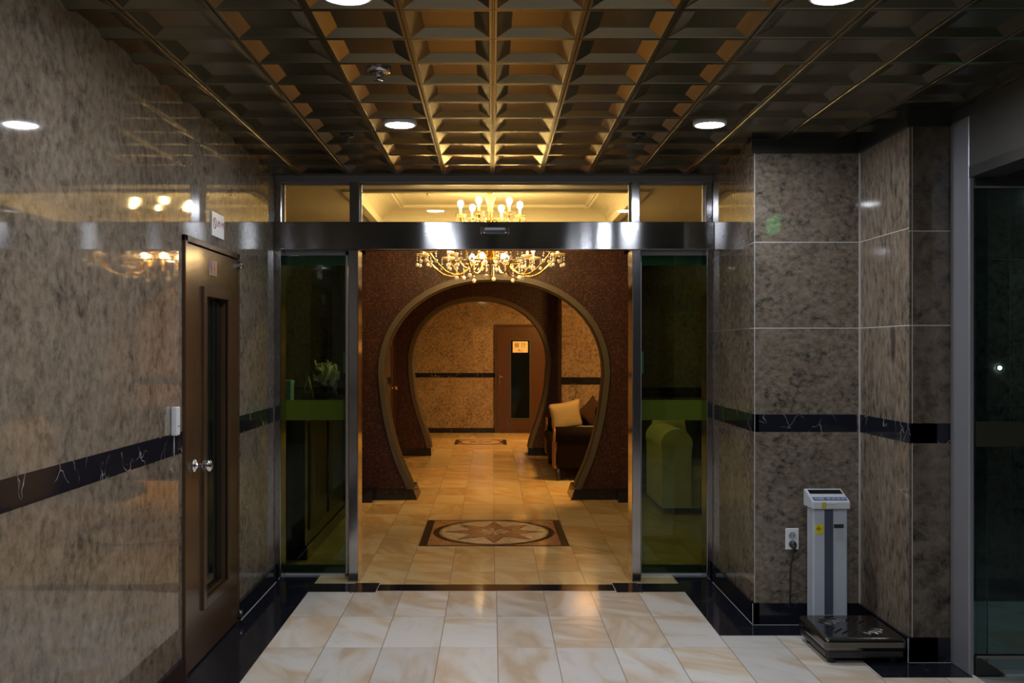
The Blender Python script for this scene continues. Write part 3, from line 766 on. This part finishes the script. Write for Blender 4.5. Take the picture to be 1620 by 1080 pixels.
b.box(.102, gx0, 18.265, 18.30, .01, 1.945); b.box(gx1, .968, 18.265, 18.30, .01, 1.945); b.box(gx0, gx1, 18.265, 18.30, .01, gz0); b.box(gx0, gx1, 18.265, 18.30, gz1, 1.945); b.build('door_leaf', M_BROWN2, d)
b = MB()
for a in ((gx0-.02, gx0, gz0-.02, gz1+.02), (gx1, gx1+.02, gz0-.02, gz1+.02), (gx0, gx1, gz0-.02, gz0), (gx0, gx1, gz1, gz1+.02)): b.box(a[0], a[1], 18.255, 18.27, a[2], a[3])
b.build('glass_moulding', mat('grey_bronze_edge', (.08, .075, .065), .35, .5), d)
box(gx0, gx1, 18.285, 18.29, gz0, gz1).build('dark_glass', mat('dark_teal_glass', (.003, .005, .006), .06), d)
sg = box(.385, .662, 18.275, 18.279, 1.475, 1.68).build('paper_sign', mat('cream_paper', (.72, .60, .40), .7), d)
M_INK = mat('black_ink', (.02, .015, .01), .6)
text('lettering', '餐 厅', M_INK, sg, (.523, 18.2745, 1.60), .098)
text('small_lettering', '楼上', M_INK, sg, (.523, 18.2745, 1.513), .045)
b = MB(); b.rbox(.125, .15, 18.25, 18.266, .92, 1.06, .004, 2); b.tube([(.138, 18.25, 1.03), (.138, 18.215, 1.03), (.20, 18.212, 1.03)], .008, 8); b.build('door_handle', M_CHROME, d)
d = thing('door_4', 'dark glass side door seen edge-on through the far round gate', 'door', (-1.41, 17.4, 0), kind='structure')
box(-1.42, -1.405, 16.8, 18.2, .02, 2.02).build('dark_glass', mat('dark_green_glass', (.008, .03, .03), .08), d)
b = MB(); b.tube([(-1.404, 16.95, .9), (-1.36, 16.95, .9), (-1.36, 16.95, 1.2), (-1.404, 16.95, 1.2)], .012, 8); b.build('door_handle', M_CHROME, d)
# warm ceiling lamps of the inner rooms
def ceiling_lamp(x, y, z, r, label, lm=None):
    t = thing('ceiling_lamp', label, 'ceiling light', (x, y, z), 'warm lamps of the inner rooms')
    b = MB(); b.lathe([(r*1.05, 0), (r*1.05, -.02), (r*.98, -.03)], (x, y, z), 28); b.build('rim', M_BRASS, t)
    b = MB(); b.lathe([(r*.98, -.03), (r*.8, -.06), (r*.4, -.08), (0, -.085)], (x, y, z), 28); b.build('glass_bowl', lm or M_LAMP, t)
ceiling_lamp(1.5, 11.05, 2.6, .22, 'round warm ceiling lamp between the two moon gates')
ceiling_lamp(1.25, 16.4, 2.6, .24, 'round warm ceiling lamp added out of view beyond the far moon gate')  # added out of view to carry most of the back room's light
ceiling_lamp(-.2, 16.0, 2.6, .10, 'small dim ceiling lamp on the axis of the far moon gate', M_LAMP2)

# floor medallions
def medallion(x0, x1, y0, y1, label):
    cx, cy = (x0+x1)/2, (y0+y1)/2; R = (x1-x0)/2
    t = thing('floor_medallion', label, 'floor inlay', (cx, cy, 0), 'stone inlays in the floor')
    hx, hy = (x1-x0)/2, (y1-y0)/2
    z = .0004
    def poly(name, pts, z, m, par=t):
        b = MB(); b.prism([(cx+u, cy+v) for u, v in pts], z-.001, z+.0004, 'z'); return b.build(name, m, par)
    rect = lambda a, c: [(-a, -c), (a, -c), (a, c), (-a, c)]
    circ = lambda r, ry: [(r*math.cos(2*PI*i/64), ry*math.sin(2*PI*i/64)) for i in range(64)]
    poly('black_border', rect(hx, hy), .001, M_INLAY)
    poly('corner_field', rect(hx-.065, hy-.028), .0018, ROSE)
    ky = (hy-.03)/R; kx = 1
    poly('black_ring', circ(R*.86, hy-.02), .0026, M_INLAY)
    poly('tan_ring', circ(R*.775, (hy-.02)*.925), .0034, TAN)
    poly('cream_disc', circ(R*.74, (hy-.02)*.885), .0042, CREAM)
    ro, ri = R*.73, R*.36; s = (hy-.02)*.885/(R*.74)
    star = []
    for i in range(16):
        a = PI*i/8; r = ro if i % 2 == 0 else ri
        star.append((r*math.cos(a), s*r*math.sin(a)))
    star2 = []
    for i in range(16):
        a = PI*i/8; r = (ro-.025) if i % 2 == 0 else (ri-.012)
        star2.append((r*math.cos(a), s*r*math.sin(a)))
    poly('star_outline', star, .005, M_INLAY)
    poly('star', star2, .0058, STAR)
    b = MB()
    for i in range(8):
        a = PI*i/4
        b.prism([(cx, cy), (cx+ri*.95*math.cos(a+PI/8)*.55, cy+s*ri*.95*math.sin(a+PI/8)*.55), (cx+.62*ri*math.cos(a), cy+s*.62*ri*math.sin(a))], .0057, .0066, 'z')
    b.build('centre_facets', CREAM, t)
    return t
def stone(name, c, rough=.12):
    m = mat(name, c, rough); t = NT(m); n = t.noise(t.coords(), 14, 5, .6, 1.)[0]
    t.color(t.ramp(n, [(.3, tuple(x*.7 for x in c)), (.55, c), (.75, tuple(min(1, x*1.35) for x in c))])); return m
M_INLAY = mat('black_inlay_stone', (.010, .009, .008), .3, spec=.2)
ROSE = stone('rose_marble', (.42, .21, .10)); CREAM = stone('cream_stone', (.66, .55, .36)); TAN = stone('tan_stone', (.48, .33, .15)); STAR = stone('brown_stone', (.36, .20, .12))
medallion(-.575, .612, 7.81, 8.99, 'large star medallion inlaid in the floor before the near moon gate')
medallion(-.61, .245, 16.05, 16.92, 'small star medallion inlaid in the floor beyond the far moon gate')

# ------------------------------------------------------- chandelier
CX, CY = -.012, 8.72
ch = thing('chandelier', 'two tier brass chandelier with crystal drops hanging in front of the moon gate', 'chandelier', (CX, CY, TZ))
b = MB(); b.lathe([(0, TZ), (.09, TZ), (.088, TZ-.015), (.05, TZ-.03), (.03, TZ-.05), (0, TZ-.05)], (CX, CY, 0), 28); b.build('ceiling_rose', M_BRASS, ch)
b = MB(); b.lathe([(.012, TZ-.04), (.012, TZ-.06), (.052, TZ-.075), (.044, TZ-.10), (.03, TZ-.13), (.02, TZ-.16), (.022, TZ-.19), (.03, TZ-.20), (.012, TZ-.21)], (CX, CY, 0), 20); b.build('crystal_vase', M_CUP, ch)
b = MB(); b.lathe([(.012, 2.76), (.014, 2.70), (.05, 2.69), (.055, 2.66), (.02, 2.63), (.018, 2.52), (.05, 2.50), (.11, 2.47), (.13, 2.44), (.115, 2.40), (.05, 2.37), (.025, 2.34), (.03, 2.31), (.012, 2.28), (0, 2.27)], (CX, CY, 0), 28); b.build('central_stem', M_BRASS, ch)
def arm_curve(r0, z0, r1, z1, dip, up, n=16):
    pts = []
    ctrl = [(r0, z0), (r0+(r1-r0)*.12, z0-dip*.35), (r0+(r1-r0)*.40, z0-dip), (r0+(r1-r0)*.66, z0-dip*.97), (r0+(r1-r0)*.90, z0-dip*.45), (r1, z1)]
    return spline(ctrl, 5)
def bulb_mb(x, y, z, s=1.0, down=False):
    g = -1 if down else 1
    b = MB(); b.lathe([(0, 0), (.009*s, 0.0), (.013*s, g*.006*s), (.018*s, g*.014*s), (.0205*s, g*.026*s), (.018*s, g*.038*s), (.010*s, g*.046*s), (0, g*.048*s)], (x, y, z), 14); return b
def pendant_mb(x, y, z, L, rb, nb=5):
    b = MB(); st = L/(nb+1)
    for i in range(nb): b.ball((x, y, z-st*(i+.5)), .0065, 8, 5, 1.3)
    b.ball((x, y, z-L-rb*.5), rb, 10, 7, 1.1); return b
def tier(n, r, ph, z0, zc, dip, r0, cup, cand, bs, drops, dl_, bm_):
    for i in range(n):
        a = 2*PI*i/n + ph; c, s = math.cos(a), math.sin(a)
        pts = [(CX+q[0]*c, CY+q[0]*s, q[1]) for q in arm_curve(r0, z0, r, zc, dip, 0)]
        b = MB(); b.tube(pts, .0085, 8); arm = b.build('arm', M_BRASS, ch)
        x, y = CX+r*c, CY+r*s
        b = MB(); b.lathe([(0, -.012), (.014, -.010), (cup*.7, .0), (cup, .016), (cup*.96, .018), (cup*.6, .008), (.012, .004)], (x, y, zc), 18); b.build('bobeche', M_CUP, arm)
        b = MB(); b.lathe([(.012, 0), (.011, cand), (0, cand)], (x, y, zc+.004), 10); b.build('candle', M_OFFW, arm)
        bulb_mb(x, y, zc+.004+cand, bs).build('bulb', bm_, arm)
        for k in range(drops):
            aa = a + 2*PI*(k+.5)/drops
            pendant_mb(x+cup*.9*math.cos(aa), y+cup*.9*math.sin(aa), zc+.01, dl_, .0155, 3).build('crystal_drop', M_CRYS, arm)
tier(9, .60, .16, 2.40, 2.372, .205, .06, .076, .06, 1.15, 4, .085, M_WARM)
tier(4, .34, PI/4*.35, 2.46, 2.36, .20, .07, .055, .06, 1.1, 4, .09, M_WARM)
tier(6, .262, .14, 2.66, 2.70, .06, .04, .055, .075, 1.3, 4, .055, M_WARM2)
for i in range(5):
    a = 2*PI*i/5+.5; x, y = CX+.16*math.cos(a), CY+.16*math.sin(a)
    bulb_mb(x, y, 2.375, 1.2, True).build('bulb', M_WARM, ch)
for i in range(10):
    a = 2*PI*i/10+.2; r = .30 if i % 2 else .26; x, y = CX+r*math.cos(a), CY+r*math.sin(a)
    pendant_mb(x, y, 2.30 if i % 2 else 2.29, .13 if i % 2 else .105, .0195, 5).build('crystal_drop', M_CRYS, ch)
b = MB(); b.lathe([(.30, 2.300), (.305, 2.306), (.30, 2.312), (.295, 2.306), (.30, 2.300)], (CX, CY, 0), 40)
for i in range(5):
    a = 2*PI*i/5; b.tube([(CX+.03*math.cos(a), CY+.03*math.sin(a), 2.33), (CX+.30*math.cos(a), CY+.30*math.sin(a), 2.306)], .004, 6)
b.build('crystal_ring', M_BRASS, ch)

# ------------------------------------------------------- reception counter, seen through the left sidelight
t = thing('reception_counter', 'long black reception counter behind the left sidelight', 'counter', (-1.75, 8.55, 0))
M_CB = mat('black_counter', (.012, .012, .010), .2)
box(-2.1, -1.36, 7.25, 9.98, .10, 1.10).build('body', M_CB, t)
box(-2.14, -1.325, 7.2, 10.0, 1.10, 1.14).build('worktop', M_BLACK, t)
box(-2.08, -1.35, 7.3, 9.98, 0, .10).build('plinth', M_BLACK, t)
b = MB()
for i in range(3): b.box(-1.36, -1.35, 7.4+i*.86, 8.14+i*.86, .2, 1.0)
b.build('front_panel', mat('black_panel', (.012, .011, .010), .3), t)
# ornament: pale coral rock on black stand
t = thing('coral_ornament', 'pale branching coral ornament on a black stand on the reception counter', 'ornament', (-1.42, 8.6, 1.14))
b = MB(); b.rbox(-1.52, -1.34, 8.53, 8.67, 1.14, 1.17, .006, 2); b.lathe([(.03, 1.17), (.025, 1.20), (.05, 1.225), (0, 1.225)], (-1.43, 8.6, 0), 14); b.build('stand', M_DARK, t)
M_COR = mat('pale_coral', (.62, .60, .46), .7)
b = MB(); rr = random.Random(3)
def branch(p, d, L, r, k):
    pts = [p]; q = Vector(p)
    for i in range(4):
        d = (d + Vector((rr.uniform(-.5, .5), rr.uniform(-.4, .4), rr.uniform(-.25, .35)))).normalized(); q = q + d*L/4; pts.append(q.copy())
    b.tube(pts, [r, r*.95, r*.85, r*.75, r*.6], 7)
    b.ball(pts[-1], r*.8, 7, 5)
    if k > 0:
        for i in range(3): branch(pts[2+i % 3], (d + Vector((rr.uniform(-1, 1), rr.uniform(-.6, .6), rr.uniform(-.2, .8)))).normalized(), L*.62, r*.72, k-1)
for i in range(6): branch(Vector((-1.43+rr.uniform(-.05, .05), 8.6+rr.uniform(-.02, .02), 1.225)), Vector((rr.uniform(-.7, .7), rr.uniform(-.3, .3), 1)).normalized(), .12, .027, 2)
for v in b.bm.verts:
    v.co.x = min(max(v.co.x, -1.53), -1.31); v.co.z = min(max(v.co.z, 1.2), 1.50)
b.build('coral', M_COR, t)
t = thing('display_easel', 'small pale easel card standing beside the coral on the counter', 'stand', (-1.56, 8.3, 1.14))
b = MB()
for s in (-1, 1): b.tube([(-1.53+s*.045, 8.28, 1.142), (-1.53, 8.30, 1.32)], .006, 6)
b.tube([(-1.53, 8.30, 1.32), (-1.53, 8.38, 1.142)], .005, 6); b.tube([(-1.56, 8.285, 1.185), (-1.50, 8.285, 1.185)], .005, 6)
b.build('easel_frame', mat('brass_wire', (.45, .42, .25), .4, .6), t)
t = thing('desk_box', 'pale teal box at the near end of the reception counter', 'box', (-1.6, 7.75, 1.14))
MB().rbox(-1.70, -1.545, 7.64, 7.78, 1.14, 1.285, .004, 2).build('box_body', mat('pale_teal_card', (.34, .55, .62), .6), t)
MB().rbox(-1.704, -1.541, 7.636, 7.784, 1.28, 1.305, .003, 2).build('box_lid', mat('teal_card_lid', (.38, .60, .66), .6), t)

# ------------------------------------------------------- sofas and cushions
def cushion(name, label, cat, c, w, h, th, rot, m, group='loose cushions on the sofas'):
    N = 14; b = MB(); from mathutils import Euler
    R = Euler(rot).to_matrix()
    grid = {}
    for sd in (-1, 1):
        for i in range(N+1):
            for j in range(N+1):
                u, v = -1+2*i/N, -1+2*j/N
                if sd == 1 and (i in (0, N) or j in (0, N)): grid[(sd, i, j)] = grid[(-1, i, j)]; continue
                e = max(0, (1-u**4)*(1-v**4))**.55
                pinch = 1-.10*(1-abs(u*v))*max(abs(u), abs(v))**2
                p = Vector((u*w/2*pinch, sd*th/2*e, v*h/2*pinch))
                grid[(sd, i, j)] = b.bm.verts.new(R @ p + Vector(c))
    for sd in (-1, 1):
        for i in range(N):
            for j in range(N):
                f = b.bm.faces.new((grid[(sd, i, j)], grid[(sd, i+1, j)], grid[(sd, i+1, j+1)], grid[(sd, i, j+1)])); f.smooth = True
    o = b.build(name, m, origin=c); return tag(o, label, cat, group)
M_BRF = cloth('dark_brown_velvet', (.007, .004, .0028), spec=.05); M_CARV = wood('carved_brown_wood', (.16, .075, .03), .25)
M_LEG = mat('black_leg', (.012, .01, .01), .3)
t = thing('dark_sofa', 'dark brown sofa with scrolled carved arms inside the near moon gate', 'sofa', (1.15, 12.55, 0))
X0, X1, Y0, Y1 = .68, 1.60, 11.62, 13.42
b = MB(); b.rbox(X0+.05, X1, Y0+.03, Y1-.03, .16, .36, .02, 2); b.build('base', M_BRF, t)
b = MB(); b.rbox(X0+.02, X1-.22, Y0+.16, Y1-.16, .35, .47, .04, 3); b.build('seat', M_BRF, t)
b = MB(); b.rbox(X1-.24, X1, Y0+.03, Y1-.03, .30, .80, .07, 4); b.build('backrest', M_BRF, t)
for y in (Y0, Y1-.17):
    b = MB(); b.rbox(X0+.08, X1-.02, y+.02, y+.15, .14, .56, .02, 2)
    b.lathe([(0, 0), (.095, 0), (.095, .80), (0, .80)], (X0+.06, y+.085, .535), 20, Matrix.Rotation(PI/2, 3, 'Y')); a = b.build('armrest', M_BRF, t)
    b = MB(); b.lathe([(0, -.012), (.05, -.012), (.075, -.02), (.098, -.008), (.098, .01), (0, .01)], (X0+.055, y+.085, .535), 24, Matrix.Rotation(PI/2, 3, 'Y').inverted())
    b.rbox(X0+.04, X0+.085, y+.03, y+.145, .14, .47, .01, 2); b.rbox(X0+.03, X0+.05, y+.05, y+.065, .17, .46, .004, 1); b.rbox(X0+.03, X0+.05, y+.11, y+.125, .17, .46, .004, 1)
    b.build('carved_front', M_CARV, a)
for x in (X0+.10, X1-.10):
    for y in (Y0+.06, Y1-.07):
        b = MB(); b.lathe([(.022, 0), (.03, .04), (.036, .16), (0, .16)], (x, y, 0), 10); b.build('leg', M_LEG, t)
cushion('cushion', 'cream square cushion tilted on the dark sofa', 'cushion', (.96, 12.92, .68), .42, .38, .13, (.2, -.18, .1), cloth('cream_cloth', (.36, .29, .17)))
cushion('cushion', 'dark brown cushion standing on its corner behind the cream one', 'cushion', (1.33, 13.14, .70), .32, .32, .11, (.1, PI/4, .1), cloth('brown_cloth', (.05, .025, .015)))
cushion('cushion', 'flat grey cushion lying along the near arm of the dark sofa', 'cushion', (1.20, 11.98, .575), .50, .40, .09, (PI/2-.1, 0, 0), cloth('grey_cloth', (.09, .10, .08)))
# pale sofa in the lobby
M_YEL = cloth('mustard_cream_fabric', (.62, .52, .28))
t = thing('pale_sofa', 'pale yellow sofa with rounded arm behind the right sidelight', 'sofa', (2.5, 9.75, 0))
X0, X1, Y0, Y1 = 1.585, 3.35, 9.28, 10.25
b = MB(); b.rbox(X0+.05, X1-.05, Y0+.05, Y1, .05, .30, .02, 2); b.build('base', M_YEL, t)
b = MB(); b.rbox(X0+.27, X1-.27, Y0+.02, Y1-.2, .29, .45, .05, 3); b.build('seat', M_YEL, t)
b = MB(); b.rbox(X0+.05, X1-.05, Y1-.25, Y1, .28, .86, .08, 4); b.build('backrest', M_YEL, t)
for x, s in ((X0, 1), (X1-.28, -1)):
    pts = [(x, .06), (x+.28, .06), (x+.28, .62)]
    pts += [(x+.14+.15*math.cos(a), .655+.145*math.sin(a)) for a in [-.3+(PI+.6)*i/14 for i in range(15)]] + [(x, .60)]
    b = MB(); b.prism(pts, Y0, Y1-.05, 'y'); b.build('armrest', M_YEL, t, bevel=.025)
for x in (X0+.12, X1-.12):
    for y in (Y0+.12, Y1-.1):
        b = MB(); b.lathe([(.025, 0), (.03, .055), (0, .055)], (x, y, 0), 10); b.build('leg', M_LEG, t)
cushion('cushion', 'black cushion leaning beside the arm of the pale sofa', 'cushion', (2.12, 9.75, .68), .46, .46, .15, (-.25, 0, .05), cloth('black_cloth', (.012, .012, .014)))

# ------------------------------------------------------------------ camera, world, view
cam = bpy.data.cameras.new('camera'); co = bpy.data.objects.new('camera', cam); COL.objects.link(co)
co.location = (0, 0, EYE); co.rotation_euler = (PI/2, 0, 0)
cam.sensor_width = 36; cam.lens = F/1620*36
cam.shift_x = (810-VX)/1620; cam.shift_y = (VY-540)/1620
cam.clip_start = .05; cam.clip_end = 100
S.camera = co
wd = bpy.data.worlds.new('night'); S.world = wd; wd.use_nodes = True
wd.node_tree.nodes['Background'].inputs[0].default_value = (.10, .14, .20, 1)
wd.node_tree.nodes['Background'].inputs[1].default_value = .05
S.view_settings.view_transform = 'Standard'; S.view_settings.look = 'None'
S.view_settings.gamma = 1; S.view_settings.use_curve_mapping = False
S.view_settings.exposure = 0.0
S.cycles.use_denoising = True
S.cycles.max_bounces = 10; S.cycles.diffuse_bounces = 4; S.cycles.glossy_bounces = 6; S.cycles.transmission_bounces = 8; S.cycles.transparent_max_bounces = 16
S.cycles.sample_clamp_indirect = 6
